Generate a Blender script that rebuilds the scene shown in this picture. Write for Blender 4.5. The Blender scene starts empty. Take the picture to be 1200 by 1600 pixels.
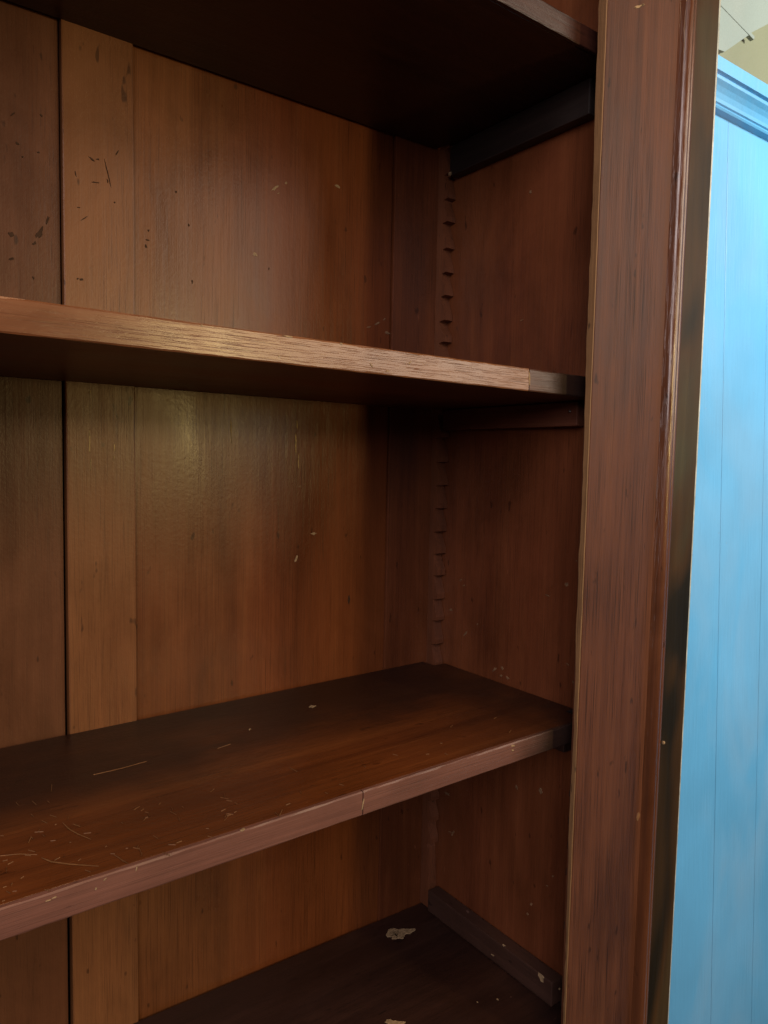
import bpy, bmesh, math, random
from mathutils import Vector, Matrix
R = math.radians
rng = random.Random(7)
SC = bpy.context.scene
COL = SC.collection

# ---------------------------------------------------------------- scale: all layout numbers below are in "fit" units
S = 0.85            # metres per unit
Z0 = 1.90           # world height of the underside of the middle shelf
def W3(x, y, z): return Vector((x * S, y * S, z * S + Z0))

# ---------------------------------------------------------------- camera
cam_d = bpy.data.cameras.new('camera'); cam = bpy.data.objects.new('camera', cam_d); COL.objects.link(cam)
SC.camera = cam
cam_d.sensor_fit = 'VERTICAL'; cam_d.sensor_height = 36.0
cam_d.lens = 36.0 * 1134.5484 / 1600.0
cam_d.clip_start = 0.02; cam_d.clip_end = 200
cr = Vector((0.80039902, -0.59908908, 0.02129994)); cu = Vector((0.02497395, 0.06882432, 0.99731616))
cf = Vector((0.59894717, 0.79771893, -0.07004854))
m = Matrix((cr, cu, -cf)).transposed().to_4x4(); m.translation = W3(-0.6833, -0.4989, -0.0726)
cam.matrix_world = m

# ---------------------------------------------------------------- world and lamps (indoor close-up: no sun, no sky)
wd = bpy.data.worlds.new('World'); SC.world = wd; wd.use_nodes = True
wd.node_tree.nodes['Background'].inputs[0].default_value = (0.50, 0.40, 0.42, 1)
wd.node_tree.nodes['Background'].inputs[1].default_value = 0.115
def area(name, loc, target, sx, sy, power, col, spread=180):
    l = bpy.data.lights.new(name, 'AREA'); l.shape = 'RECTANGLE'; l.size = sx; l.size_y = sy
    l.energy = power; l.color = col; l.spread = R(spread)
    o = bpy.data.objects.new(name, l); COL.objects.link(o); o.location = loc
    d = Vector(target) - Vector(loc); o.rotation_euler = d.to_track_quat('-Z', 'Y').to_euler()
    return o
area('left_fill_light', W3(-2.1, -1.75, 0.92), W3(-0.15, 0.2, -0.05), 1.1, 1.3, 42, (1.0, 0.88, 0.88))  # added fill from the left to brighten the side panel
area('glazed_door_light', W3(1.45, -2.05, 0.75), W3(-0.4, 0.2, 0.0), 1.2, 1.2, 33, (1.0, 0.84, 0.66))
area('panel_sheen_light', W3(0.25, -1.60, -0.02), W3(-0.42, 0.2, -0.02), 0.09, 0.11, 4.0, (1.0, 0.70, 0.24))  # small lamp added for the golden sheen on the back panel
area('edge_glint_light', W3(0.22, -1.60, 0.27), W3(-0.42, 0.2, 0.0), 0.10, 0.13, 4.2, (1.0, 0.74, 0.36))  # second small lamp added for the glint on the middle shelf edge
area('ceiling_light', W3(-0.45, -0.85, 1.55), W3(-0.35, 0.15, -0.4), 0.30, 0.30, 10.5, (1.0, 0.64, 0.34))
area('blue_wall_fill', W3(2.6, 1.8, 1.5), W3(1.62, -0.75, 0.0), 0.7, 0.7, 156, (0.94, 0.97, 1.0))  # unseen lamp added behind the bookcase line to light the mirrored blue wall
SC.view_settings.view_transform = 'Standard'; SC.view_settings.look = 'None'
SC.view_settings.exposure = -0.14; SC.view_settings.gamma = 1.0
SC.render.engine = 'CYCLES'
SC.cycles.use_denoising = True
SC.cycles.max_bounces = 8; SC.cycles.sample_clamp_indirect = 6

# ---------------------------------------------------------------- materials
class NT:
    def __init__(s, name):
        s.m = bpy.data.materials.new(name); s.m.use_nodes = True
        s.t = s.m.node_tree; s.t.nodes.clear()
        s.out = s.n('ShaderNodeOutputMaterial')
        s.tc = s.n('ShaderNodeTexCoord')
    def n(s, typ, **kw):
        x = s.t.nodes.new(typ)
        for k, v in kw.items(): setattr(x, k, v)
        return x
    def l(s, a, b): s.t.links.new(a, b)
    def mapped(s, sc, rot=(0, 0, 0), loc=(0, 0, 0)):
        mp = s.n('ShaderNodeMapping'); mp.inputs['Scale'].default_value = sc
        mp.inputs['Rotation'].default_value = rot; mp.inputs['Location'].default_value = loc
        s.l(s.tc.outputs['Object'], mp.inputs['Vector']); return mp.outputs['Vector']
    def noise(s, vec, scale, detail=3, rough=0.55, dist=0.0):
        x = s.n('ShaderNodeTexNoise'); x.inputs['Scale'].default_value = scale
        x.inputs['Detail'].default_value = detail; x.inputs['Roughness'].default_value = rough
        x.inputs['Distortion'].default_value = dist
        s.l(vec, x.inputs['Vector']); return x.outputs['Fac']
    def ramp(s, fac, stops):
        x = s.n('ShaderNodeValToRGB'); e = x.color_ramp.elements
        while len(e) < len(stops): e.new(0.5)
        for i, (p, c) in enumerate(stops):
            e[i].position = p
            e[i].color = (c, c, c, 1) if not isinstance(c, tuple) else (*c, 1)
        s.l(fac, x.inputs['Fac']); return x.outputs['Color']
    def mix(s, fac, a, b, blend='MIX'):
        x = s.n('ShaderNodeMix'); x.data_type = 'RGBA'; x.blend_type = blend; x.clamp_factor = True
        for sock, v in ((x.inputs[0], fac), (x.inputs[6], a), (x.inputs[7], b)):
            if isinstance(v, (int, float)): sock.default_value = v
            elif isinstance(v, tuple): sock.default_value = (*v, 1)
            else: s.l(v, sock)
        return x.outputs[2]
    def math(s, op, a, b=None, clamp=False):
        x = s.n('ShaderNodeMath'); x.operation = op; x.use_clamp = clamp
        for i, v in enumerate((a, b)):
            if v is None: continue
            if isinstance(v, (int, float)): x.inputs[i].default_value = v
            else: s.l(v, x.inputs[i])
        return x.outputs[0]
    def bump(s, h, strength, dist, prev=None):
        x = s.n('ShaderNodeBump'); x.inputs['Strength'].default_value = strength
        x.inputs['Distance'].default_value = dist; s.l(h, x.inputs['Height'])
        if prev is not None: s.l(prev, x.inputs['Normal'])
        return x.outputs['Normal']
    def done(s, col, rough, normal=None, spec=0.5, metallic=0.0, coat=0.0):
        b = s.n('ShaderNodeBsdfPrincipled')
        for k, v in (('Base Color', col), ('Roughness', rough), ('Metallic', metallic), ('Specular IOR Level', spec), ('Coat Weight', coat)):
            if isinstance(v, (int, float)): b.inputs[k].default_value = v
            elif isinstance(v, tuple): b.inputs[k].default_value = (*v, 1)
            else: s.l(v, b.inputs[k])
        if normal is not None: s.l(normal, b.inputs['Normal'])
        s.l(b.outputs[0], s.out.inputs['Surface']); return s.m

def wood(name, axis, dark, mid, light, seed=0.0, rough=0.42, pore=0.6, fine=1.0, peel=0.0, blotch=None,
         scuff=0.25, spec=0.45, streak=1.0, tone=None, pl=28, mott=.8):
    """axis: grain direction 'x','y' or 'z'"""
    t = NT(name)
    def sc(across, along):
        v = [across] * 3; v['xyz'.index(axis)] = along; return tuple(v)
    loc = (seed * 3.1, seed * 1.7, seed * 2.3)
    big = t.noise(t.mapped(sc(13, 0.9), loc=loc), 1.0, 4, 0.6, 0.6)
    med = t.noise(t.mapped(sc(70, 2.2), loc=loc), 1.0, 4, 0.6, 0.3)
    fin = t.noise(t.mapped(sc(800, 8), loc=loc), 1.0, 3, 0.6)
    por = t.noise(t.mapped(sc(1700, pl), loc=loc), 1.0, 2, 0.5)
    c = t.ramp(big, [(0.28, dark), (0.5, mid), (0.72, light)])
    c2 = t.ramp(med, [(0.30, dark), (0.55, mid), (0.75, light)])
    c = t.mix(0.45 * streak, c, c2)
    f = t.ramp(fin, [(0.3, 0.80), (0.7, 1.16)])
    c = t.mix(0.8 * fine, c, f, 'MULTIPLY')
    if blotch:
        bl = t.noise(t.mapped((3.2, 3.2, 2.0), loc=(seed * 5, 1.3, seed)), 1.0, 3, 0.5, 0.4)
        c = t.mix(t.math('MULTIPLY', t.ramp(bl, [(0.40, 0.0), (0.62, 1.0)]), blotch[1]), c, blotch[0])
    mo = t.noise(t.mapped(sc(11, 6), loc=(seed, seed * 2, 4)), 1.0, 5, 0.62, 0.5)
    c = t.mix(mott, c, t.ramp(mo, [(0.30, 0.66), (0.5, 1.0), (0.70, 1.26)]), 'MULTIPLY')
    pg = t.noise(t.mapped(sc(16, 2.5), loc=(seed * 3, 5, seed)), 1.0, 3, 0.6)
    pf = t.math('MULTIPLY', t.ramp(por, [(0.36, 1.0), (0.44, 0.0)]), t.ramp(pg, [(0.36, 0.15), (0.62, 1.0)]))
    c = t.mix(t.math('MULTIPLY', pf, pore), c, tuple(v * 0.25 for v in dark))
    # worn flecks and handling dirt, sparse
    fl = t.noise(t.mapped(sc(160, 60), loc=(seed + 4, seed, 2)), 1.0, 2, 0.6)
    gate = t.noise(t.mapped((5, 5, 5), loc=(seed, 3, seed)), 1.0, 2, 0.5)
    flk = t.math('MULTIPLY', t.ramp(fl, [(0.73, 0.0), (0.78, 1.0)]), t.ramp(gate, [(0.5, 0.0), (0.62, 1.0)]))
    c = t.mix(t.math('MULTIPLY', flk, scuff), c, tuple(min(0.5, v * 3 + 0.04) for v in light))
    dk = t.noise(t.mapped(sc(95, 40), loc=(seed + 9, seed, 5)), 1.0, 2, 0.6)
    dkf = t.math('MULTIPLY', t.ramp(dk, [(0.69, 0.0), (0.74, 1.0)]), 0.6 * (scuff > 0))
    c = t.mix(dkf, c, tuple(v * 0.2 for v in dark))
    r = t.math('ADD', t.math('ADD', t.math('MULTIPLY', t.math('SUBTRACT', med, 0.5), 0.10), rough), t.math('MULTIPLY', t.math('SUBTRACT', mo, 0.5), 0.30), clamp=True)
    if tone: c, r = tone(t, c, r)
    h = t.math('ADD', t.math('MULTIPLY', fin, 0.6), t.math('MULTIPLY', pf, -0.5))
    nrm = t.bump(h, 0.35 if not peel else 0.15, 0.0006)
    if peel:
        pe = t.noise(t.mapped((330, 330, 260), loc=loc), 1.0, 3, 0.6)
        nrm = t.bump(pe, peel, 0.0012, nrm)
        und = t.noise(t.mapped(sc(60, 6), loc=loc), 1.0, 2, 0.5)
        nrm = t.bump(und, 0.16, 0.002, nrm)
    return t.done(c, r, nrm, spec)

M = {}
M['back_left'] = wood('wood_back_left', 'z', (.050, .017, .0072), (.088, .030, .0118), (.116, .044, .0175), 1, .38, .35, .55, .10, ((.098, .041, .017), .5), .15, .24)
M['back_muntin'] = wood('wood_back_muntin', 'z', (.076, .027, .010), (.132, .048, .0165), (.170, .071, .025), 2, .34, .45, .8, .10, ((.150, .062, .022), .5), .15, .27)
def panel_tone(t, c, r):
    # one panel, soft change of tone: the half near the raised strip is tanner, the other redder
    sep = t.n('ShaderNodeSeparateXYZ'); t.l(t.tc.outputs['Object'], sep.inputs[0])
    nz = t.noise(t.mapped((10, 10, 1.6)), 1.0, 4, 0.6)
    x = t.math('ADD', sep.outputs['X'], t.math('MULTIPLY', t.math('SUBTRACT', nz, 0.5), 0.10))
    f = t.ramp(t.math('ADD', t.math('MULTIPLY', x, 2.0), 1.0), [(0.44, 0.0), (0.56, 1.0)])
    c = t.mix(f, t.mix(1.0, c, (1.0, 1.06, 1.05), 'MULTIPLY'), t.mix(1.0, c, (.96, .80, .74), 'MULTIPLY'))
    return c, r
M['back_panel'] = wood('wood_back_panel', 'z', (.066, .0185, .006), (.122, .036, .0108), (.165, .058, .0175), 3, .32, .55, .85, .10, ((.138, .054, .018), .5), .12, .27, .8, panel_tone, 14)
M['back_stile'] = wood('wood_back_stile', 'z', (.060, .0165, .0065), (.106, .030, .0105), (.140, .046, .016), 4, .36, .4, .8, .20, None, .35)
M['side'] = wood('wood_side', 'z', (.058, .0155, .007), (.108, .030, .0115), (.145, .048, .017), 5, .40, .4, .7, .12, ((.165, .054, .018), .55), .2, .4, .7, None, 28, 1.0)
M['rack'] = wood('wood_rack', 'z', (.065, .020, .0085), (.130, .041, .0165), (.19, .070, .029), 6, .55, .5, 1.0, 0, None, .5)
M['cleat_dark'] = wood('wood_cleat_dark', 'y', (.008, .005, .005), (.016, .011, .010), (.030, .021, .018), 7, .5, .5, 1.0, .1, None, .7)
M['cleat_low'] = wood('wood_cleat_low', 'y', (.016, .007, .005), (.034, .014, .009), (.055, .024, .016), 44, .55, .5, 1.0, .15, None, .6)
M['cleat'] = wood('wood_cleat', 'y', (.060, .019, .012), (.110, .037, .021), (.150, .056, .030), 8, .45, .5, 1.0, .1, None, .6)
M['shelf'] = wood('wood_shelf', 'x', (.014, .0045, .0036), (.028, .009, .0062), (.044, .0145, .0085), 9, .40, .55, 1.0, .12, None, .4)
def end_shade(t, c, r):
    # shade beside the post painted into the edge colour, deepening towards its end
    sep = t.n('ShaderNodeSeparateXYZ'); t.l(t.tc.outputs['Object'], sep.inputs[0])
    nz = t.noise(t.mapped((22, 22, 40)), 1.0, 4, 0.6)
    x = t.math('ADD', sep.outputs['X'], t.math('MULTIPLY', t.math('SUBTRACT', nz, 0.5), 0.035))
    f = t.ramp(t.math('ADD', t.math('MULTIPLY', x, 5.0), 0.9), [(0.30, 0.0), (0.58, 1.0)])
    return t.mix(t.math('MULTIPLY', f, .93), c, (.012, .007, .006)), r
M['edge_mid'] = wood('wood_edge_middle', 'x', (.072, .024, .0095), (.138, .048, .018), (.20, .084, .031), 10, .29, .5, .6, .0, ((.19, .085, .033), .5), .5, .5)
M['edge_mid_dark'] = wood('wood_edge_patch', 'x', (.045, .017, .010), (.088, .034, .018), (.130, .055, .029), 41, .40, .5, .8, .0, None, .2, .4, 1.0, end_shade)
M['shelf_mid'] = wood('wood_shelf_middle', 'x', (.042, .0125, .007), (.085, .026, .012), (.125, .041, .018), 42, .40, .4, 1.0, .1, None, .2)
M['shaded'] = wood('wood_shaded', 'x', (.012, .006, .005), (.022, .011, .009), (.034, .018, .014), 43, .7, .3, 1.0, .0, None, 0)  # shade of the shelf notches and front rail put into the wood colour
M['edge_low'] = wood('wood_edge_lower', 'x', (.075, .030, .022), (.125, .053, .038), (.170, .079, .057), 11, .45, .5, 1.0, .0, None, .6, .4, 1.0, end_shade)
M['stile'] = wood('wood_stile', 'z', (.040, .013, .0065), (.084, .030, .0145), (.122, .049, .024), 12, .5, 1.0, 1.2, .0, ((.080, .028, .0145), .6), .1, .18, 1.3, None, 11)
M['stile_edge'] = wood('wood_stile_edge', 'z', (.07, .036, .017), (.15, .078, .034), (.23, .13, .056), 13, .6, .6, 1.2, .2, None, .4)
M['bead'] = wood('wood_bead', 'z', (.055, .018, .008), (.105, .038, .016), (.16, .065, .026), 14, .22, .3, .8, .0, None, .35, .6)

def lower_dark(t, c, r):
    # back half and right end of the board darker, with an uneven boundary
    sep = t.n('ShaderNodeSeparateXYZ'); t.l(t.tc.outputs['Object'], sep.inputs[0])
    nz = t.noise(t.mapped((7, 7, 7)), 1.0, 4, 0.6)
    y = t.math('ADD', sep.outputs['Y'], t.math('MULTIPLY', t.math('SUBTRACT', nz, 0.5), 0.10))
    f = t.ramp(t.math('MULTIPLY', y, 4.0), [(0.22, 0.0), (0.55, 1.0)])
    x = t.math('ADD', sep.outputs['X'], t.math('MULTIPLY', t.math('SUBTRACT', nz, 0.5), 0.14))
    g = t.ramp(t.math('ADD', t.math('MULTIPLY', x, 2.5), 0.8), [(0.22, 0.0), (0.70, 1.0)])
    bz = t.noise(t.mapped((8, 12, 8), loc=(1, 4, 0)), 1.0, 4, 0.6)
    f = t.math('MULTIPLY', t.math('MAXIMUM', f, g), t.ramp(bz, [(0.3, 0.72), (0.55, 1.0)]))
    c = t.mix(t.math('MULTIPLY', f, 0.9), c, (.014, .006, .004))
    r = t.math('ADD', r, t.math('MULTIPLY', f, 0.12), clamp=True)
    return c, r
M['shelf_low'] = wood('wood_shelf_lower', 'x', (.050, .013, .004), (.105, .029, .007), (.160, .052, .013), 15, .29, .75, 1.0, .20, None, .9, .30, 1.0, lower_dark)
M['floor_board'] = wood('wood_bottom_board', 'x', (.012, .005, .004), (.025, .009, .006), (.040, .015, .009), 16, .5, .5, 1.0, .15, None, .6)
def plain(name, col, rough, spec=0.5, metallic=0.0, var=0.25, sc=40):
    t = NT(name); n = t.noise(t.mapped((sc, sc, sc)), 1.0, 4, 0.6)
    c = t.mix(1.0, col, t.ramp(n, [(0.3, 1 - var), (0.7, 1 + var)]), 'MULTIPLY')
    return t.done(c, rough, t.bump(n, .2, .001), spec, metallic)
M['chip'] = plain('bare_wood_chip', (.24, .165, .092), .8, .2, 0, .35, 300)
M['nick'] = plain('worn_varnish_nick', (.15, .085, .045), .6, .3, 0, .4, 300)
M['streak'] = plain('golden_streak', (.30, .20, .075), .5, .4, 0, .5, 300)  # golden streaks along the grain of back strip and panel
M['scratch_or_streak'] = plain('scratched_varnish', (.14, .066, .026), .5, .3, 0, .3, 200)
M['dark_mark'] = plain('dark_scratch', (.036, .019, .010), .9, .1, 0, .3, 200)
M['brown_spot'] = plain('brown_stain', (.13, .062, .024), .6, .3, 0, .3, 300)
M['nail'] = plain('nail_steel', (.25, .24, .23), .35, .5, 1.0, .3, 400)
M['backing'] = plain('backing_board', (.05, .03, .02), .7)

# mirror: silvered glass with faint smears of dust
t = NT('mirror_glass')
gl = t.n('ShaderNodeBsdfAnisotropic') if False else t.n('ShaderNodeBsdfGlossy')
gl.inputs['Color'].default_value = (.86, .89, .89, 1); gl.inputs['Roughness'].default_value = 0.01
df = t.n('ShaderNodeBsdfDiffuse'); df.inputs['Color'].default_value = (.55, .56, .58, 1)
sm = t.noise(t.mapped((9, 9, 4), rot=(0, .5, 0), loc=(.3, 0, .1)), 1.0, 3, .5, 1.0)
sp = t.noise(t.mapped((420, 420, 420)), 1.0, 1, .5)
fac = t.math('ADD', t.math('MULTIPLY', t.ramp(sm, [(.45, 0.), (.74, 1.)]), .12), t.math('MULTIPLY', t.ramp(sp, [(.77, 0.), (.80, 1.)]), .35), clamp=True)
fac = t.math('ADD', fac, .015)
mx = t.n('ShaderNodeMixShader'); t.l(fac, mx.inputs[0]); t.l(gl.outputs[0], mx.inputs[1]); t.l(df.outputs[0], mx.inputs[2])
t.l(mx.outputs[0], t.out.inputs['Surface']); M['mirror'] = t.m
# bevel: blurred room reflections painted in as brown and olive clouds
t = NT('bevel_reflections')
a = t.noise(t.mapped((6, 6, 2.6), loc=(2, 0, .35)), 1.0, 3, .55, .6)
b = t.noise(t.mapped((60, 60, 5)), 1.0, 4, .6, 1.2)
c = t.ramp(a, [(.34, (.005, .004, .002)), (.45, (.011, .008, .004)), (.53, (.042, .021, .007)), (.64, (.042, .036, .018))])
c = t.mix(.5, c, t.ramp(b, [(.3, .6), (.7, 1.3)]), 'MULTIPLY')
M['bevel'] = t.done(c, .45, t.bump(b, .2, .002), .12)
M['bevel_glint'] = plain('pale_bevel_glint', (.36, .40, .37), .25, .6, 0, .35, 60)  # refracted glint beside the bevel, given as a pale colour

# painted boards, plaster
def paint(name, col, rough=.42, var=.12):
    t = NT(name)
    n1 = t.noise(t.mapped((2.2, 2.2, 1.2)), 1.0, 3, .5); n2 = t.noise(t.mapped((160, 7, 160)), 1.0, 3, .6)
    c = t.mix(1.0, col, t.ramp(n1, [(.3, 1 - var), (.7, 1 + var)]), 'MULTIPLY')
    c = t.mix(.35, c, t.ramp(n2, [(.3, .9), (.7, 1.1)]), 'MULTIPLY')
    return t.done(c, rough, t.bump(n2, .5, .0015), .45)
M['blue'] = paint('blue_paint', (.125, .41, .62))
M['cream'] = paint('cream_plaster', (.21, .195, .10), .7)
M['ceiling'] = paint('ceiling_paint', (.26, .275, .21), .7)
M['floor'] = wood('wood_floor', 'y', (.06, .035, .02), (.12, .07, .04), (.18, .11, .06), 20, .5)

# ---------------------------------------------------------------- mesh helpers (layout units in, metres out)
def link(name, bm, mat, parent=None, scale=True, smooth=False):
    if scale:
        for v in bm.verts: v.co = W3(*v.co)
    bmesh.ops.recalc_face_normals(bm, faces=bm.faces)
    me = bpy.data.meshes.new(name); bm.to_mesh(me); bm.free()
    for mm in (mat if isinstance(mat, (list, tuple)) else [mat]): me.materials.append(mm)
    if smooth:
        for p in me.polygons: p.use_smooth = True
    o = bpy.data.objects.new(name, me); COL.objects.link(o)
    if parent is not None: o.parent = parent
    return o
def bevel(bm, w, seg=2):
    if w: bmesh.ops.bevel(bm, geom=list(bm.edges), offset=w, segments=seg, profile=.6, affect='EDGES', clamp_overlap=True)
def hexa(bm, c):
    """c: 8 corners, bottom ring then top ring"""
    v = [bm.verts.new(p) for p in c]
    for f in ((0, 3, 2, 1), (4, 5, 6, 7), (0, 1, 5, 4), (1, 2, 6, 5), (2, 3, 7, 6), (3, 0, 4, 7)): bm.faces.new([v[i] for i in f])
def box(bm, x0, x1, y0, y1, z0, z1, kx=0.0, lx=0.0):
    """kx: height change per unit of x; lx: sideways lean of the x faces per unit of z"""
    c = []
    for z in (z0, z1):
        for x, y in ((x0, y0), (x1, y0), (x1, y1), (x0, y1)): c.append((x + lx * z, y, z + kx * x))
    hexa(bm, c)
def poly(bm, out, z0, z1, kx=0.0):
    b = [bm.verts.new((x, y, z0 + kx * x)) for x, y in out]; tp = [bm.verts.new((x, y, z1 + kx * x)) for x, y in out]
    bm.faces.new(list(reversed(b))); bm.faces.new(tp)
    n = len(out)
    for i in range(n): bm.faces.new((b[i], b[(i + 1) % n], tp[(i + 1) % n], tp[i]))
def part(name, mat, parent, x0, x1, y0, y1, z0, z1, bw=.0012, label=None, **k):
    bm = bmesh.new(); box(bm, x0, x1, y0, y1, z0, z1, **k); bevel(bm, bw)
    o = link(name, bm, mat, parent)
    if label: o['label'] = label
    return o
def empty(name, loc, label, cat, rot=(0, 0, 0)):
    o = bpy.data.objects.new(name, None); COL.objects.link(o); o.location = loc; o.rotation_euler = rot
    o['label'] = label; o['category'] = cat; return o

FL = -Z0 / S                       # floor in layout units
D = 0.2833; TOP = 0.80; BOT = -0.7196; XL = -1.02
# ---------------------------------------------------------------- setting
def sheet(name, mat, pts):
    bm = bmesh.new(); bm.faces.new([bm.verts.new(p) for p in pts]); o = link(name, bm, mat, None, False); o['kind'] = 'structure'; return o
sheet('floor', M['floor'], [(-3, -4, 0), (5, -4, 0), (5, 2, 0), (-3, 2, 0)])

# ---------------------------------------------------------------- the bookcase
bc = empty('bookcase', (0, 0, 0), 'tall dark mahogany bookcase with adjustable shelves and a tall mirror beside them', 'bookcase')
# carcass
part('back_panel', M['back_left'], bc, XL, -.5022, D + .0035, D + .014, FL + .15, TOP, 0, 'grey brown back panel left of the raised strip', lx=-.0007)
part('back_panel', M['back_panel'], bc, -.4325, -.0905, D + .0030, D + .014, FL + .15, TOP, .0004, 'wide reddish brown back panel', lx=-.003)
part('back_muntin', M['back_muntin'], bc, -.5002, -.4308, D - .003, D + .012, FL + .15, TOP, .0014, 'tan raised strip between the back panels', lx=-.003)
part('back_stile', M['back_stile'], bc, -.0895, -.0005, D - .0005, D + .012, FL + .15, TOP, .0012, 'reddish strip of the back beside the corner', lx=.0014)
part('back_cover', M['backing'], bc, XL - .02, .80, D + .016, D + .024, FL + .12, TOP, 0)
part('side_panel', M['side'], bc, .0, .020, -.005, D + .0135, FL, TOP, .001)
part('side_panel', M['side'], bc, XL - .022, XL - .002, -.005, D + .0135, FL, TOP, .001)
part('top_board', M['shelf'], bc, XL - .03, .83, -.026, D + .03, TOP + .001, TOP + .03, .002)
part('base_panel', M['stile'], bc, XL - .001, -.001, -.004, .014, FL + .02, BOT - .026, .001)

# notched shelf rails in the corner, teeth facing the front
def rail(y_face, y_back, x0, x1, sgn=1):
    bm = bmesh.new(); pitch = .03235; RZ = -.0065; zz = .70; prof = []
    base = -.1 - .071/1.162 * 0
    k0 = 40
    z = BOT + .002
    prof = [(y_back, z), (y_face, z)]
    z = RZ - 19 * pitch
    while z < TOP - .04:
        j = rng.uniform(-.0018, .0018); d = sgn * rng.uniform(.0085, .0125); q = sgn * rng.uniform(0, .0016)
        prof += [(y_face + d * .75, z - .009 + j), (y_face + d, z - .0022 + j), (y_face + d * .95, z + j - .0006), (y_face + q, z + j + rng.uniform(0, .0008)), (y_face + q, z + j + .0075 + rng.uniform(-.003, .003))]
        z += pitch
    prof += [(y_face, TOP - .01)]
    prof = [p for p in prof[1:] if p[1] >= BOT + .002 - 1e-6]
    rows = [[bm.verts.new(q) for q in ((x0, y_back, z), (x0, y, z), (x1, y, z), (x1, y_back, z))] for y, z in prof]
    for i in range(len(rows) - 1):
        for j in range(4): bm.faces.new((rows[i][j], rows[i + 1][j], rows[i + 1][(j + 1) % 4], rows[i][(j + 1) % 4]))
    bm.faces.new(rows[0]); bm.faces.new(list(reversed(rows[-1])))
    return link('notched_rail', bm, M['rack'] if sgn > 0 else M['shaded'], bc)
rail(D - .022, D - .001, -.0155, -.0008).__setitem__('label', 'notched rail in the back corner')
rail(.027, .008, -.0090, -.0008, -1).__setitem__('label', 'notched rail behind the front post')

# shelves: board with notched corners, two lengths of edge strip
def shelf(z0, z1, kx, mat, emat, joint, label, elabel, E0=-.0657, nd=.014, emat2=None):
    bm = bmesh.new()
    out = [(XL, .0045), (E0 + .0002, .0045), (E0 + .0006, nd), (-.0185, nd), (-.0180, .030), (-.002, .030), (-.002, D - .027), (-.022, D - .026), (-.0225, D - .002), (XL, D - .002)]
    poly(bm, out, z0, z1, kx); bevel(bm, .0009, 1)
    s = link('shelf', bm, [mat, M['shaded']], bc); s['label'] = label
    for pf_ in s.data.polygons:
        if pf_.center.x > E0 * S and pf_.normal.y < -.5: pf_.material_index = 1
    def band(x0, x1, emat=emat):
        b = bmesh.new(); n = max(2, int((x1 - x0) / .012)); rows = []
        for i in range(n + 1):
            x = x0 + (x1 - x0) * i / n; dz = kx * x
            ju = lambda a: rng.uniform(-a, a)
            rows.append([b.verts.new(q) for q in ((x, .0044, z0 + dz), (x, .0006, z0 + dz + ju(.0002)), (x, 0, z0 + dz + .001 + ju(.0003)),
                                                  (x, 0, z1 + dz - .0012 + ju(.0004)), (x, .0009 + ju(.0002), z1 + dz + ju(.0002)), (x, .0044, z1 + dz))])
        for i in range(n):
            for j in range(6): b.faces.new((rows[i][j], rows[i + 1][j], rows[i + 1][(j + 1) % 6], rows[i][(j + 1) % 6]))
        b.faces.new(rows[0]); b.faces.new(list(reversed(rows[-1])))
        return link('edge_strip', b, emat, s)
    band(XL, joint - .0006).__setitem__('label', elabel)
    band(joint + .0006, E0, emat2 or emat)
    return s
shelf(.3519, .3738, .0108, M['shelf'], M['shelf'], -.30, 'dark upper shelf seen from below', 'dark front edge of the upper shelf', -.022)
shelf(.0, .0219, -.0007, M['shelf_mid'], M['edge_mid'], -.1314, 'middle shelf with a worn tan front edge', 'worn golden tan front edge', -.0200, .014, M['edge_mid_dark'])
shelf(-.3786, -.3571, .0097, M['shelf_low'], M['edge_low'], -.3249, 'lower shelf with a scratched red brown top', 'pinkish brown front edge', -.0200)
# bottom board
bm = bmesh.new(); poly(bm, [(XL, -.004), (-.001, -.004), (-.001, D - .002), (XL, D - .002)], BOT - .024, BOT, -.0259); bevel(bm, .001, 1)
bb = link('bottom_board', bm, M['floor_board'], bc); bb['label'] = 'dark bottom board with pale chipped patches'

# cleats that carry the shelves
def cleat(z0, z1, mat, label, t=.016, bw=.0016):
    c = part('shelf_cleat', mat, bc, -t, -.0009, .031, D - .024, z0, z1, bw, label)
    return c
c1 = cleat(.3118, .3505, M['cleat_dark'], 'blackened cleat under the upper shelf')
c2 = cleat(-.0285, -.0008, M['cleat'], 'brown cleat under the middle shelf with a nail')
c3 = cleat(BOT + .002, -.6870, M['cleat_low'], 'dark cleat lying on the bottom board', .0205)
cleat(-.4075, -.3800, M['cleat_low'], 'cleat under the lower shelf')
def knob(name, mat, parent, loc, r, axis='x', h=.0015):
    bm = bmesh.new(); bmesh.ops.create_uvsphere(bm, u_segments=12, v_segments=6, radius=r)
    for v in bm.verts:
        if axis == 'x': v.co = Vector((v.co.x * h / r, v.co.y, v.co.z))
        v.co += Vector(loc)
    return link(name, bm, mat, parent, True, True)
knob('nail', M['nail'], c2, (-.0165, .0415, -.0118), .0019)
knob('nail', M['chip'], c1, (-.0165, D - .0255, .3140), .0030, h=.002)

# front stile (face of the post) with its bare left edge
ST_Y = -.028; TK = .012
bm = bmesh.new()
yb = lambda z: ST_Y + .0105 + (z - .45) * .0058
zt, zb = TOP - .001, FL
xs = lambda z: -.0679 + .0004 * z
hexa(bm, [(xs(zb), ST_Y, zb), (.0545, ST_Y, zb), (.0545, -.0055, zb), (xs(zb), yb(-.75), zb),
          (xs(zt), ST_Y, zt), (.0545, ST_Y, zt), (.0545, -.0055, zt), (xs(zt), yb(.6), zt)])
bevel(bm, .0005, 1)
st = link('front_post', bm, M['stile'], bc); st['label'] = 'broad upright post between shelves and mirror'
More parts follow.
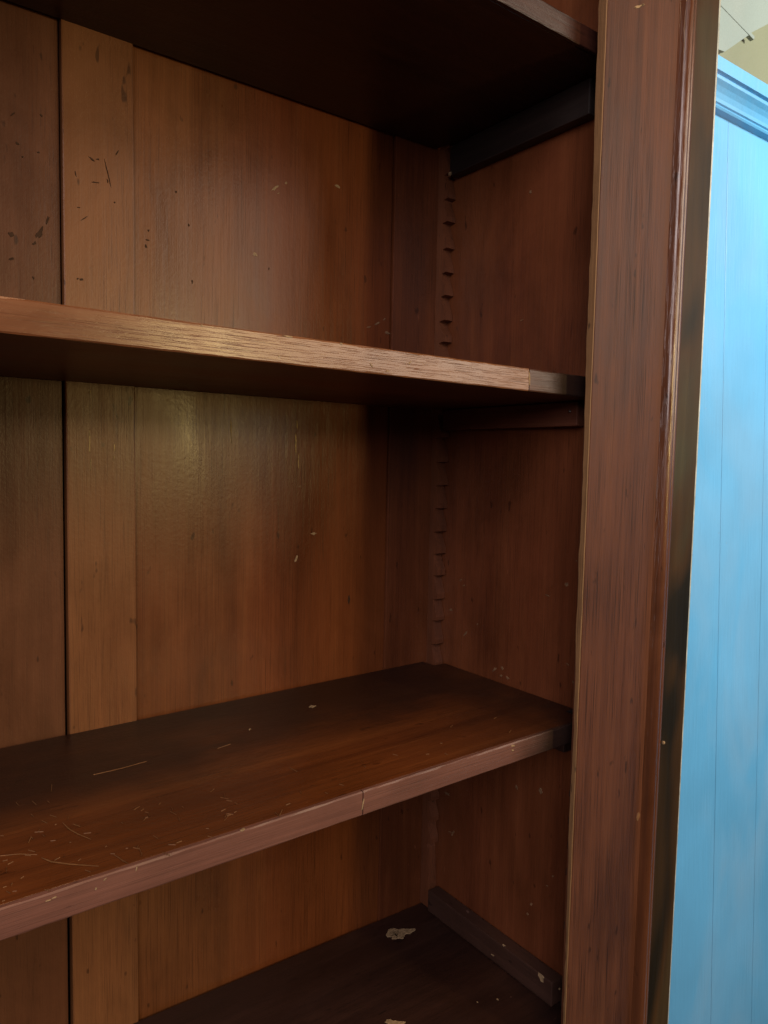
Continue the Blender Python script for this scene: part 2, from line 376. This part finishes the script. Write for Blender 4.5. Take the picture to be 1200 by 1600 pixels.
# edge strip: ragged back line
bm = bmesh.new(); N = 150; rows = []
for i in range(N + 1):
    z = -1.2 + (TOP - .01 + 1.2) * i / N
    y1 = yb(max(z, -.72)) + rng.uniform(-.0006, .0006) + .0006 * math.sin(z * 23)
    x = xs(z) + rng.uniform(-.0002, .0002)
    rows.append([bm.verts.new(q) for q in ((x - .0003, ST_Y + .0007, z), (x - .0012, ST_Y + .0012, z), (x - .0012, y1, z), (x - .0003, y1 + .0004, z))])
for i in range(N):
    for j in range(4): bm.faces.new((rows[i][j], rows[i + 1][j], rows[i + 1][(j + 1) % 4], rows[i][(j + 1) % 4]))
bm.faces.new(rows[0]); bm.faces.new(list(reversed(rows[-1])))
e = link('post_edge', bm, M['stile_edge'], st); e['label'] = 'bare worn left edge of the post'
part('front_post', M['stile'], bc, XL - .06, XL + .045, -.028, -.0055, FL, TOP - .001, .001, 'left upright post')

# moulded bead round the mirror (one long quarter-round length), then bevelled mirror
def sweep(name, prof, mat, parent, z0, z1, seg=40, smooth=True):
    bm = bmesh.new(); rows = []
    for i in range(seg + 1):
        z = z0 + (z1 - z0) * i / seg
        rows.append([bm.verts.new((x + .0004 * z, y, z)) for x, y in prof])
    for i in range(seg):
        for j in range(len(prof) - 1): bm.faces.new((rows[i][j], rows[i + 1][j], rows[i + 1][j + 1], rows[i][j + 1]))
    o = link(name, bm, mat, parent, True, smooth)
    return o
prof = [(.0550, -.020), (.0565, -.0245), (.0575, -.0275)]
for i in range(13):
    a = math.pi * (i / 12.0)
    prof.append((.0660 - .0080 * math.cos(a), -.0285 - .0085 * math.sin(a)))
prof += [(.0762, -.0310), (.0790, -.0318), (.0825, -.0312), (.0846, -.0292), (.0852, -.0262), (.0853, -.012)]
sweep('mirror_bead', prof, M['bead'], bc, FL + .1, TOP - .03)
MY = -.0305; MR = .62
bm = bmesh.new(); box(bm, .1305, MR - .0455, MY, MY + .005, FL + .16, TOP - .06)
mi = link('mirror', bm, M['mirror'], bc); mi['label'] = 'upright mirror reflecting a pale blue boarded wall'
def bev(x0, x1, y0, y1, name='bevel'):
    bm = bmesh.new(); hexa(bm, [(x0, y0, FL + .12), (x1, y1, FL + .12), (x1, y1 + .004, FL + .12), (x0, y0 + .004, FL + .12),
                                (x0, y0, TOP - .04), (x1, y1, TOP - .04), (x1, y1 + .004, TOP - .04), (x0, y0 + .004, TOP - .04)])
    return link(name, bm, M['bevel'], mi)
bev(.0856, .1296, MY + .0055, MY + .0002).__setitem__('label', 'bevel along the left edge with brown reflections painted in')
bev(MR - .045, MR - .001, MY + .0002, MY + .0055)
# pale refraction glint painted where bevel meets the flat glass, uneven in width
bm = bmesh.new(); rows = []
for i in range(81):
    z = (FL + .16) + (TOP - .06 - FL - .16) * i / 80; w = max(.0004, .0016 + .0012 * z) + rng.uniform(-.0002, .0002)
    rows.append([bm.verts.new((.1305 - w, MY + .0001, z)), bm.verts.new((.1304, MY - .0004, z)), bm.verts.new((.1304, MY + .003, z)), bm.verts.new((.1305 - w, MY + .003, z))])
for i in range(80):
    for j in range(4): bm.faces.new((rows[i][j], rows[i + 1][j], rows[i + 1][(j + 1) % 4], rows[i][(j + 1) % 4]))
link('bevel_glint', bm, M['bevel_glint'], mi)
part('front_post', M['stile'], bc, MR + .001, MR + .13, -.028, -.0055, FL, TOP - .001, .001, 'right upright post beyond the mirror')
part('mirror_backing', M['backing'], bc, .0555, MR, -.004, .010, FL + .1, TOP - .01, 0)
part('side_panel', M['side'], bc, MR + .10, MR + .12, -.005, D + .0135, FL, TOP, .001)

# ---------------------------------------------------------------- marks on the wood: chips, scratches
# each mark lies on its own surface; given by plane and layout position
def flat_marks(name, items, mat, parent, label=None, stuff=False):
    """items: (plane, a, b, length, width, angle); plane 'back' (x,z), 'side' (y,z), ('top', z, k) (x,y)"""
    bm = bmesh.new()
    for pl, a, b, L, w, ang in items:
        n = 9 if L < .012 else 20; pts = []
        for i in range(n):
            q = 2 * math.pi * i / n; r = rng.uniform(.5, 1.3) if n == 9 else .95 + .28 * math.sin(3 * q + 1) + .14 * math.sin(7 * q) + rng.uniform(-.07, .07)
            u, v = math.cos(q) * L / 2 * r, math.sin(q) * w / 2 * r
            pts.append((u * math.cos(ang) - v * math.sin(ang), u * math.sin(ang) + v * math.cos(ang)))
        def P(u, v, h):
            if pl[0] == 'back': return (a + u, pl[1] - h, b + v)
            if pl[0] == 'side': return (pl[1] - h, a + u, b + v)
            if pl[0] == 'front': return (a + u, pl[1] - h, b + v)
            return (a + u, b + v, pl[1] + pl[2] * (a + u) + h)
        top = [bm.verts.new(P(u * .9, v * .9, .00045)) for u, v in pts]; low = [bm.verts.new(P(u, v, -.0002)) for u, v in pts]
        bm.faces.new(top)
        for i in range(n): bm.faces.new((low[i], low[(i + 1) % n], top[(i + 1) % n], top[i]))
    o = link(name, bm, mat, parent)
    if label: o['label'] = label
    if stuff: o['kind'] = 'stuff'
    return o
knob('crumb', M['chip'], bc, (.0853, -.0325, -0.3963), .0022, h=.0020)
MARKS = {('chip', 'panel'): [(-0.2641, 0.2452, 0.0116, 0.0034, 0.7732), (-0.2497, 0.2545, 0.0036, 0.0028, 0.2247), (-0.1774, 0.2679, 0.0096, 0.0042, -0.1463), (-0.2898, 0.1644, 0.0072, 0.0058, -0.6073), (-0.2044, -0.1664, 0.0084, 0.0033, 0.1067), (-0.2291, -0.1959, 0.0111, 0.0028, 1.1836), (-0.2598, 0.2403, 0.0037, 0.0013, 0.5124)], ('nick', 'panel'): [(-0.1109, 0.1083, 0.0094, 0.0025, 0.535), (-0.0947, 0.0978, 0.0101, 0.0035, -0.1684), (-0.1242, 0.1016, 0.0073, 0.0016, 0.265), (-0.1005, 0.1146, 0.0059, 0.0017, 0.833), (-0.2258, -0.1063, 0.0046, 0.0024, 0.0)], ('dark', 'panel'): [(-0.1487, -0.2555, 0.0041, 0.012, -0.0244), (-0.4156, 0.156, 0.0055, 0.002, 0.1831), (-0.4143, 0.1662, 0.0021, 0.0032, 0.1882), (-0.417, 0.149, 0.0028, 0.0045, 0.1767), (-0.3659, 0.1207, 0.0022, 0.0041, 0.1799), (-0.3842, 0.2129, 0.0022, 0.0026, 0.2337), (-0.3698, 0.1807, 0.0021, 0.004, 0.1882), (-0.2714, 0.1508, 0.0017, 0.0036, 0.1747)], ('dark', 'left'): [(-0.5139, 0.1553, 0.0117, 0.0028, 1.249), (-0.5209, 0.1423, 0.0131, 0.0047, 1.114), (-0.5256, 0.1316, 0.0059, 0.0027, 0.9545), (-0.5464, 0.136, 0.0051, 0.0062, 1.1071), (-0.5212, 0.2185, 0.0029, 0.0023, 0.2783), (-0.5354, 0.2106, 0.0023, 0.0023, 0.2663), (-0.5461, 0.1127, 0.0054, 0.0027, 0.5214), (-0.5272, 0.0983, 0.0017, 0.0036, 0.1747), (-0.5392, 0.2215, 0.0033, 0.0044, 0.8721), (-0.5186, 0.254, 0.002, 0.0035, 0.8567), (-0.5432, 0.248, 0.0065, 0.0015, 0.7419)], ('dark', 'muntin'): [(-0.4736, 0.2228, 0.0066, 0.0022, -0.5457), (-0.4674, 0.2238, 0.004, 0.0017, 0.4081), (-0.4484, 0.235, 0.0065, 0.0012, 1.1071), (-0.47, 0.2006, 0.0086, 0.0013, 0.0928), (-0.4581, 0.2046, 0.0012, 0.0055, 0.245), (-0.4889, 0.2046, 0.0012, 0.0054, 0.245), (-0.4511, 0.1853, 0.0019, 0.0019, 0.2075), (-0.4808, 0.1631, 0.0096, 0.0011, 0.7413), (-0.4861, 0.1725, 0.005, 0.0012, 0.2208), (-0.458, 0.2136, 0.0013, 0.0246, 0.2268), (-0.4842, 0.1028, 0.0056, 0.0025, 0.1622), (-0.4879, 0.1028, 0.0025, 0.0019, 0.1587)], ('scratch_or_streak', 'muntin'): [(-0.4773, -0.0592, 0.0019, 0.0222, 0.0), (-0.4763, -0.0821, 0.0013, 0.0145, 0.0), (-0.4524, -0.065, 0.0013, 0.0093, 0.0768), (-0.4531, -0.0751, 0.0013, 0.0066, 0.0), (-0.4764, -0.0083, 0.0012, 0.0052, 0.0831)], ('scratch_or_streak', 'panel'): [(-0.2322, -0.051, 0.0027, 0.0282, 0.037), (-0.2281, -0.0746, 0.0018, 0.0237, 0.0), (-0.2306, -0.0314, 0.0018, 0.011, 0.0555), (-0.3182, -0.0406, 0.0024, 0.0266, 0.0416)], ('nick', 'side'): [(0.1273, 0.2584, 0.0045, 0.0053, 2.9838), (0.1613, -0.3428, 0.0104, 0.0042, 2.4173), (0.1477, -0.3378, 0.0067, 0.0045, -2.3667), (0.1494, -0.3484, 0.0046, 0.0033, 2.9018), (0.1381, -0.3481, 0.0038, 0.006, 1.9173), (0.1163, -0.4852, 0.0048, 0.007, 2.6687), (0.0765, -0.4748, 0.0056, 0.0073, 2.6779), (0.2462, -0.5443, 0.0106, 0.0043, -3.1322), (0.2331, -0.5981, 0.0113, 0.003, 2.0899), (0.2372, -0.5971, 0.0089, 0.0019, 2.9617), (0.0851, -0.6251, 0.0047, 0.0037, 2.6491), (0.0907, -0.6407, 0.0035, 0.003, 2.6651), (0.0527, -0.5725, 0.0043, 0.0019, 3.1183), (0.0609, -0.5887, 0.0033, 0.0022, 2.6642), (0.0497, -0.2132, 0.0076, 0.0059, 2.1225), (0.078, -0.2307, 0.0077, 0.0017, -3.0108), (0.033, -0.3266, 0.0075, 0.0025, -2.9389), (0.249, -0.2793, 0.0054, 0.0036, 2.9551), (0.0432, -0.3076, 0.0051, 0.0016, -2.925), (0.0363, -0.1834, 0.0027, 0.0023, 3.0309), (0.196, -0.2891, 0.0037, 0.0026, 2.9495), (0.219, -0.3069, 0.0104, 0.0029, 2.3222), (0.2311, -0.234, 0.0077, 0.0017, 2.7538), (0.2244, -0.241, 0.0065, 0.0018, 3.0019), (0.03, -0.4623, 0.0041, 0.0043, 2.6345), (0.1338, 0.1056, 0.0071, 0.0017, 3.0137)], ('chip', 'low'): [(-0.4392, 0.0007, 0.0055, 0.0036, 0.5373), (-0.2499, 0.2103, 0.0099, 0.0065, 0.245), (-0.3411, 0.1865, 0.0034, 0.0055, -0.6202)], ('chip', 'bot'): [(-0.0832, 0.243, 0.0382, 0.0215, -0.3664), (-0.094, 0.2436, 0.0213, 0.0158, 0.1226), (-0.191, 0.1175, 0.022, 0.0117, -0.588), (-0.0631, 0.0772, 0.0032, 0.0032, -0.6055), (-0.0869, 0.088, 0.0024, 0.0021, -0.5764)], ('chip', 'cleat3'): [(0.0476, -0.6898, 0.0105, 0.0101, -2.8712), (0.1101, -0.6851, 0.0048, 0.0029, 3.0172), (0.1284, -0.7085, 0.0055, 0.0026, 2.8484), (0.0204, -0.6875, 0.0044, 0.002, 2.5854)], ('chip', 'front'): [(-0.4045, 0.0212, 0.0094, 0.0014, 0.0), (-0.4744, 0.021, 0.0019, 0.0018, 0.1566), (-0.3557, 0.0214, 0.0037, 0.0021, -0.027), (-0.1371, -0.3611, 0.0025, 0.0049, 1.3734), (-0.137, -0.3659, 0.004, 0.0027, -0.2023), (-0.3249, -0.3713, 0.0014, 0.0102, -0.2111), (-0.2843, 0.0129, 0.0058, 0.0013, 0.8098), (-0.3253, 0.0068, 0.0054, 0.0013, -0.8903), (-0.1315, 0.0119, 0.0023, 0.015, 0.1297), (-0.4121, 0.0058, 0.0022, 0.0015, 0.0907), (-0.3085, 0.0036, 0.0041, 0.0011, 0.0973), (-0.5216, -0.3648, 0.0009, 0.0041, -0.3218), (-0.5758, -0.3667, 0.0045, 0.0009, 0.0666), (-0.5798, -0.3674, 0.0033, 0.0009, 0.0303), (-0.5436, -0.3652, 0.0031, 0.001, 0.5071), (-0.5493, -0.3698, 0.0025, 0.0011, 0.7299)], ('chip', 'post'): [(-0.0184, 0.3957, 0.0197, 0.0023, 0.5135), (-0.012, 0.3993, 0.009, 0.0018, 0.619)], ('brown', 'post'): [(0.0482, -0.4777, 0.0094, 0.0096, -0.2812)]}
SCR = [([(-0.5494, 0.0921), (-0.5478, 0.0789), (-0.5441, 0.067), (-0.5383, 0.0537)], 0.0005), ([(-0.5738, 0.0479), (-0.5694, 0.0386), (-0.5592, 0.0273), (-0.5438, 0.0134)], 0.0008), ([(-0.5975, 0.0678), (-0.5858, 0.0626), (-0.5755, 0.0542)], 0.0005), ([(-0.5547, 0.111), (-0.5513, 0.1047)], 0.0005), ([(-0.5408, 0.1682), (-0.5446, 0.153)], 0.0005), ([(-0.5434, 0.0854), (-0.5399, 0.0782)], 0.001), ([(-0.5059, 0.1673), (-0.481, 0.1664), (-0.4571, 0.1686)], 0.0005), ([(-0.5306, 0.0222), (-0.526, 0.0047)], 0.0005), ([(-0.5128, 0.0213), (-0.5141, 0.0105)], 0.0005), ([(-0.3537, 0.0788), (-0.3521, 0.0675)], 0.0005), ([(-0.4053, 0.0105), (-0.4058, 0.003), (-0.3986, 0.0109)], 0.0005), ([(-0.5775, 0.0749), (-0.5737, 0.0834), (-0.5733, 0.0786)], 0.0005), ([(-0.5725, 0.1501), (-0.5718, 0.1428)], 0.0005), ([(-0.5667, 0.122), (-0.5657, 0.1149)], 0.0005), ([(-0.5613, 0.1449), (-0.5597, 0.1356)], 0.0005), ([(-0.5509, 0.1376), (-0.55, 0.1328)], 0.0005), ([(-0.4283, 0.0784), (-0.4335, 0.0747)], 0.0005), ([(-0.529, 0.0169), (-0.5278, 0.009)], 0.0005), ([(-0.5963, 0.0262), (-0.5979, 0.0238)], 0.0005), ([(-0.3898, 0.1585), (-0.3746, 0.1616)], 0.0004), ([(-0.5163, 0.0237), (-0.513, 0.0193)], 0.0005), ([(-0.5672, 0.0391), (-0.5629, 0.0411)], 0.0004), ([(-0.4967, 0.0592), (-0.4918, 0.0636)], 0.00038446499933308346), ([(-0.5961, 0.0498), (-0.5978, 0.042)], 0.00032979491062738487), ([(-0.4651, 0.0073), (-0.4624, 0.0033)], 0.00031478823758562016), ([(-0.6026, 0.0241), (-0.6005, 0.0243)], 0.0003832690743617104), ([(-0.4879, 0.0115), (-0.4835, 0.012)], 0.00022533984651005397), ([(-0.5923, 0.0987), (-0.5903, 0.0969)], 0.00024309623384494646), ([(-0.4289, 0.0526), (-0.4257, 0.0486)], 0.0003355660954501185), ([(-0.5594, 0.0982), (-0.5619, 0.1054)], 0.0003933128624634391), ([(-0.4615, 0.0188), (-0.4597, 0.0175)], 0.00021302794267513526), ([(-0.5527, 0.0574), (-0.5515, 0.0581)], 0.0003355868499095383), ([(-0.5538, 0.0288), (-0.5514, 0.0303)], 0.0002962436772473728), ([(-0.501, 0.0051), (-0.4981, -0.0022)], 0.00020457311265054416), ([(-0.4717, 0.0623), (-0.4707, 0.0678)], 0.00031570376581137495), ([(-0.6058, 0.0077), (-0.6041, 0.0079)], 0.0003910359799182333), ([(-0.5653, 0.0771), (-0.5661, 0.082)], 0.0002709586410115824), ([(-0.5122, 0.0662), (-0.5112, 0.0637)], 0.00034967961129693265), ([(-0.4629, 0.0611), (-0.4633, 0.064)], 0.0002681481071008445), ([(-0.4935, 0.0755), (-0.4903, 0.0778)], 0.0003848395238855582), ([(-0.5211, 0.0257), (-0.5196, 0.025)], 0.00022977360892464973), ([(-0.4776, 0.0783), (-0.4752, 0.0801)], 0.00020971043270969126), ([(-0.438, 0.031), (-0.4346, 0.027)], 0.00036525910235972534), ([(-0.5328, 0.0365), (-0.5314, 0.0372)], 0.0003832138696883982), ([(-0.5951, 0.0527), (-0.5911, 0.0542)], 0.0003899597125243798), ([(-0.494, 0.0629), (-0.4924, 0.0616)], 0.00028691103812008743), ([(-0.5704, 0.0892), (-0.5647, 0.0861)], 0.0003704505341787486), ([(-0.4422, 0.0265), (-0.4386, 0.0311)], 0.00034590100395337085), ([(-0.5323, 0.025), (-0.5297, 0.0229)], 0.00039767754008136964), ([(-0.4403, 0.0377), (-0.4358, 0.0391)], 0.00026769575205463214), ([(-0.5911, 0.0287), (-0.5887, 0.03)], 0.00035720451592676606), ([(-0.4717, 0.0494), (-0.4736, 0.0418)], 0.00035192774728789794), ([(-0.5404, 0.0655), (-0.5356, 0.0636)], 0.00033817659127114016), ([(-0.5451, 0.0943), (-0.5424, 0.1011)], 0.0003161321652707785), ([(-0.5971, 0.0592), (-0.594, 0.0589)], 0.00036333593353681133), ([(-0.4908, 0.063), (-0.4894, 0.0681)], 0.0003288126145982472), ([(-0.4743, 0.0615), (-0.4721, 0.0531)], 0.0003376673913743854), ([(-0.4275, 0.0586), (-0.4251, 0.0655)], 0.0003058680161538792), ([(-0.568, 0.0875), (-0.5653, 0.0939)], 0.00034393729518481837), ([(-0.4937, 0.0127), (-0.4894, 0.0093)], 0.000316169060046159), ([(-0.4983, 0.0318), (-0.4969, 0.0255)], 0.0003440828949153674), ([(-0.6015, 0.0184), (-0.5999, 0.0141)], 0.0003300234126757722), ([(-0.5634, 0.0686), (-0.5601, 0.0673)], 0.000245248519131162), ([(-0.5983, 0.0156), (-0.596, 0.0146)], 0.00023630944264331738), ([(-0.5807, 0.0059), (-0.5782, 0.0014)], 0.00031803288043195943), ([(-0.5552, 0.0921), (-0.5539, 0.0925)], 0.0002810751497031847), ([(-0.5606, 0.039), (-0.5596, 0.0435)], 0.00020721242211749097), ([(-0.5153, 0.0084), (-0.5131, 0.0133)], 0.00026787466250524357), ([(-0.4974, 0.0808), (-0.4916, 0.0841)], 0.00032845930835364114), ([(-0.5527, 0.0139), (-0.5503, 0.0093)], 0.0003127718276933302), ([(-0.4306, 0.0605), (-0.4264, 0.054)], 0.00020018949565567647), ([(-0.5828, 0.0588), (-0.5794, 0.0553)], 0.00022814009685134858), ([(-0.4911, 0.0721), (-0.4893, 0.0693)], 0.0002582989163392406), ([(-0.4448, 0.0221), (-0.4383, 0.0276)], 0.0003827494534239581), ([(-0.5142, 0.0208), (-0.5121, 0.0249)], 0.0002638305097001434), ([(-0.4396, 0.0285), (-0.4366, 0.0277)], 0.0002953871399518474), ([(-0.5795, 0.0646), (-0.5759, 0.0592)], 0.00036536106078682666), ([(-0.4326, 0.0296), (-0.4301, 0.0303)], 0.0004), ([(-0.1027, 0.061), (-0.0991, 0.0609)], 0.0004), ([(-0.1205, 0.0212), (-0.1132, 0.025)], 0.0004), ([(-0.2943, 0.042), (-0.2945, 0.0389)], 0.0004), ([(-0.2126, 0.0201), (-0.212, 0.0156)], 0.0004), ([(-0.3531, 0.0173), (-0.3525, 0.0138)], 0.0004), ([(-0.1993, 0.0417), (-0.1972, 0.041)], 0.0004), ([(-0.3711, 0.0268), (-0.3696, 0.0318)], 0.0004), ([(-0.425, 0.045), (-0.424, 0.0414)], 0.0004), ([(-0.2557, 0.0481), (-0.2534, 0.0429)], 0.0004), ([(-0.3345, 0.0237), (-0.3325, 0.019)], 0.0004), ([(-0.3922, 0.0165), (-0.3877, 0.017)], 0.0004), ([(-0.2288, 0.0292), (-0.2261, 0.0277)], 0.0004), ([(-0.1613, 0.0686), (-0.1547, 0.0723)], 0.0004)]
PL = {'panel': ('back', D + .0030), 'left': ('back', D + .0035), 'muntin': ('back', D - .003), 'side': ('side', 0.0),
      'cleat3': ('side', -.0205), 'front': ('front', 0.0), 'post': ('front', -.028), 'low': ('top', -.3571, .0097), 'bot': ('top', BOT, -.0259)}
OWN = {}
for o in bc.children_recursive: OWN.setdefault((o.name.split('.')[0], o.get('label', '')), o)
def own(pl):
    f = {'panel': 'wide reddish brown back panel', 'left': 'grey brown back panel left of the raised strip', 'muntin': 'tan raised strip between the back panels',
         'cleat3': 'dark cleat lying on the bottom board', 'front': 'worn golden tan front edge', 'post': 'broad upright post between shelves and mirror',
         'low': 'lower shelf with a scratched red brown top', 'bot': 'dark bottom board with pale chipped patches'}
    if pl == 'side': return next(o for o in bc.children if o.name == 'side_panel')
    return next(o for o in bc.children_recursive if o.get('label') == f[pl])
KIND = {'chip': ('bare_chip', M['chip']), 'nick': ('worn_nick', M['nick']), 'dark': ('dark_scratch', M['dark_mark']), 'scratch_or_streak': ('pale_streak', M['streak']), 'brown': ('brown_stain', M['brown_spot'])}
for (g, pl), items in MARKS.items():
    par = own(pl)
    while par.parent is not None and par.parent != bc: par = par.parent
    nm, mat = KIND[g]
    flat_marks(nm, [(PL[pl], *it) for it in items], mat, par, None, True)
# hair-line scratches in the varnish of the lower shelf, one joined part
bm = bmesh.new()
for pts, w in SCR:
    P = [Vector((x, y, -.3571 + .0097 * x + .00035)) for x, y in pts]
    prev = None
    for i, q in enumerate(P):
        d = (P[min(i + 1, len(P) - 1)] - P[max(i - 1, 0)]); d.z = 0; d.normalize(); nn = Vector((-d.y, d.x, 0))
        ww = w * (.35 if i in (0, len(P) - 1) else 1.0)
        cur = [bm.verts.new(q - nn * ww), bm.verts.new(q + Vector((0, 0, .0002))), bm.verts.new(q + nn * ww), bm.verts.new(q - Vector((0, 0, .0006)))]
        if prev:
            for j in range(4): bm.faces.new((prev[j], cur[j], cur[(j + 1) % 4], prev[(j + 1) % 4]))
        prev = cur
o = link('scratch_lines', bm, M['scratch_or_streak'], own('low')); o['kind'] = 'stuff'

# ---------------------------------------------------------------- the blue wall facing the bookcase (seen in the mirror)
kap, lean = .0347, .0359
e1 = Vector((math.cos(kap), math.sin(kap), 0)); nrm = Vector((-math.sin(kap), math.cos(kap), 0))
e2 = Vector((0, 0, 1)) * math.cos(lean) - nrm * math.sin(lean); e3 = e1.cross(e2)    # e3 points away from the room
rot = Matrix((e1, e2, e3)).transposed()                                              # local x along, y up, z = -(towards bookcase)
wl = bpy.data.objects.new('boarded_wall', None); COL.objects.link(wl)
org = Vector((1.4, -.75, 0)); base = org + e2 * ((FL) / e2.z)
wl.location = W3(*base); wl.rotation_euler = rot.to_euler()
wl['label'] = 'pale blue boarded wall with a moulded cornice facing the bookcase'; wl['category'] = 'wall'
H0 = (-FL) / e2.z
def wbox(name, mat, a0, a1, h0, h1, d0, d1, bw=.004):
    bm = bmesh.new(); c = []
    for h in (h0, h1):
        for a, d in ((a0, d0), (a1, d0), (a1, d1), (a0, d1)): c.append(((a) * S, (h + H0) * S, d * S))
    hexa(bm, c); bevel(bm, bw, 2)
    return link(name, bm, mat, wl, False)
# local z of rot = e3: sign check so that +f faces the bookcase
f = 1.0 if e3.y > 0 else -1.0
edges = [-.14, .1124, .362, .61, .86, 1.11, 1.36]
for a0, a1 in zip(edges[:-1], edges[1:]):
    wbox('board', M['blue'], a0 + .0006, a1 - .0006, -H0 + .001, 1.02, *(sorted((f * -.022, f * rng.uniform(-.0004, .0004)))), .0014)
wbox('board_backing', M['blue'], -.14, 1.36, -H0 + .001, 1.085, *sorted((f * -.05, f * -.0235)), 0)
# cornice: a stepped moulding swept along the wall
pf = [(.984, .000), (.9860, .022), (.9905, .026), (.9955, .024), (.9975, .030), (1.0060, .033), (1.0180, .040), (1.0280, .050), (1.0360, .062), (1.0420, .064),
      (1.0450, .060), (1.0490, .060), (1.0500, .072), (1.0860, .074), (1.0895, .070), (1.0895, .000)]
bm = bmesh.new(); ends = []
for a in (-.16, 1.38): ends.append([bm.verts.new((a * S, (h + H0) * S, f * d * S)) for h, d in pf])
n = len(pf)
for i in range(n): bm.faces.new((ends[0][i], ends[1][i], ends[1][(i + 1) % n], ends[0][(i + 1) % n]))
bm.faces.new(ends[0]); bm.faces.new(list(reversed(ends[1])))
link('cornice', bm, M['blue'], wl, False)
# cream plaster above, ceiling with a batten
up = bpy.data.objects.new
def shell(name, mat, x0, x1, y0, y1, z0, z1):
    bm = bmesh.new(); box(bm, x0, x1, y0, y1, z0, z1); o = link(name, bm, mat); o['kind'] = 'structure'; return o
shell('wall', M['cream'], .9, 3.2, -.90, -.86, 1.02, 1.62)

# strip of sloping ceiling above the cream plaster with a batten
def slab(name, mat, out, y0, y1, lean_y=.25):
    bm = bmesh.new(); zb_ = min(z for x, z in out)
    a = [bm.verts.new((x, y0 + (z - zb_) * lean_y, z)) for x, z in out]; b = [bm.verts.new((x, y1 + (z - zb_) * lean_y, z)) for x, z in out]
    bm.faces.new(a); bm.faces.new(list(reversed(b))); n = len(out)
    for i in range(n): bm.faces.new((a[i], b[i], b[(i + 1) % n], a[(i + 1) % n]))
    o = link(name, bm, mat); o['kind'] = 'structure'; return o
slab('ceiling', M['ceiling'], [(1.30, 1.20), (1.58, 1.235), (1.72, 1.337), (1.661, 1.352), (1.30, 1.39)], -.858, -.846, .1)
slab('ceiling', M['ceiling'], [(1.664, 1.355), (1.722, 1.339), (2.10, 1.575), (2.10, 1.70), (1.30, 1.70), (1.30, 1.394)], -.858, -.850, .1)
slab('ceiling_batten', M['ceiling'], [(1.50, 1.349), (1.50, 1.361), (1.735, 1.331), (1.735, 1.321)], -.845, -.832, .1)
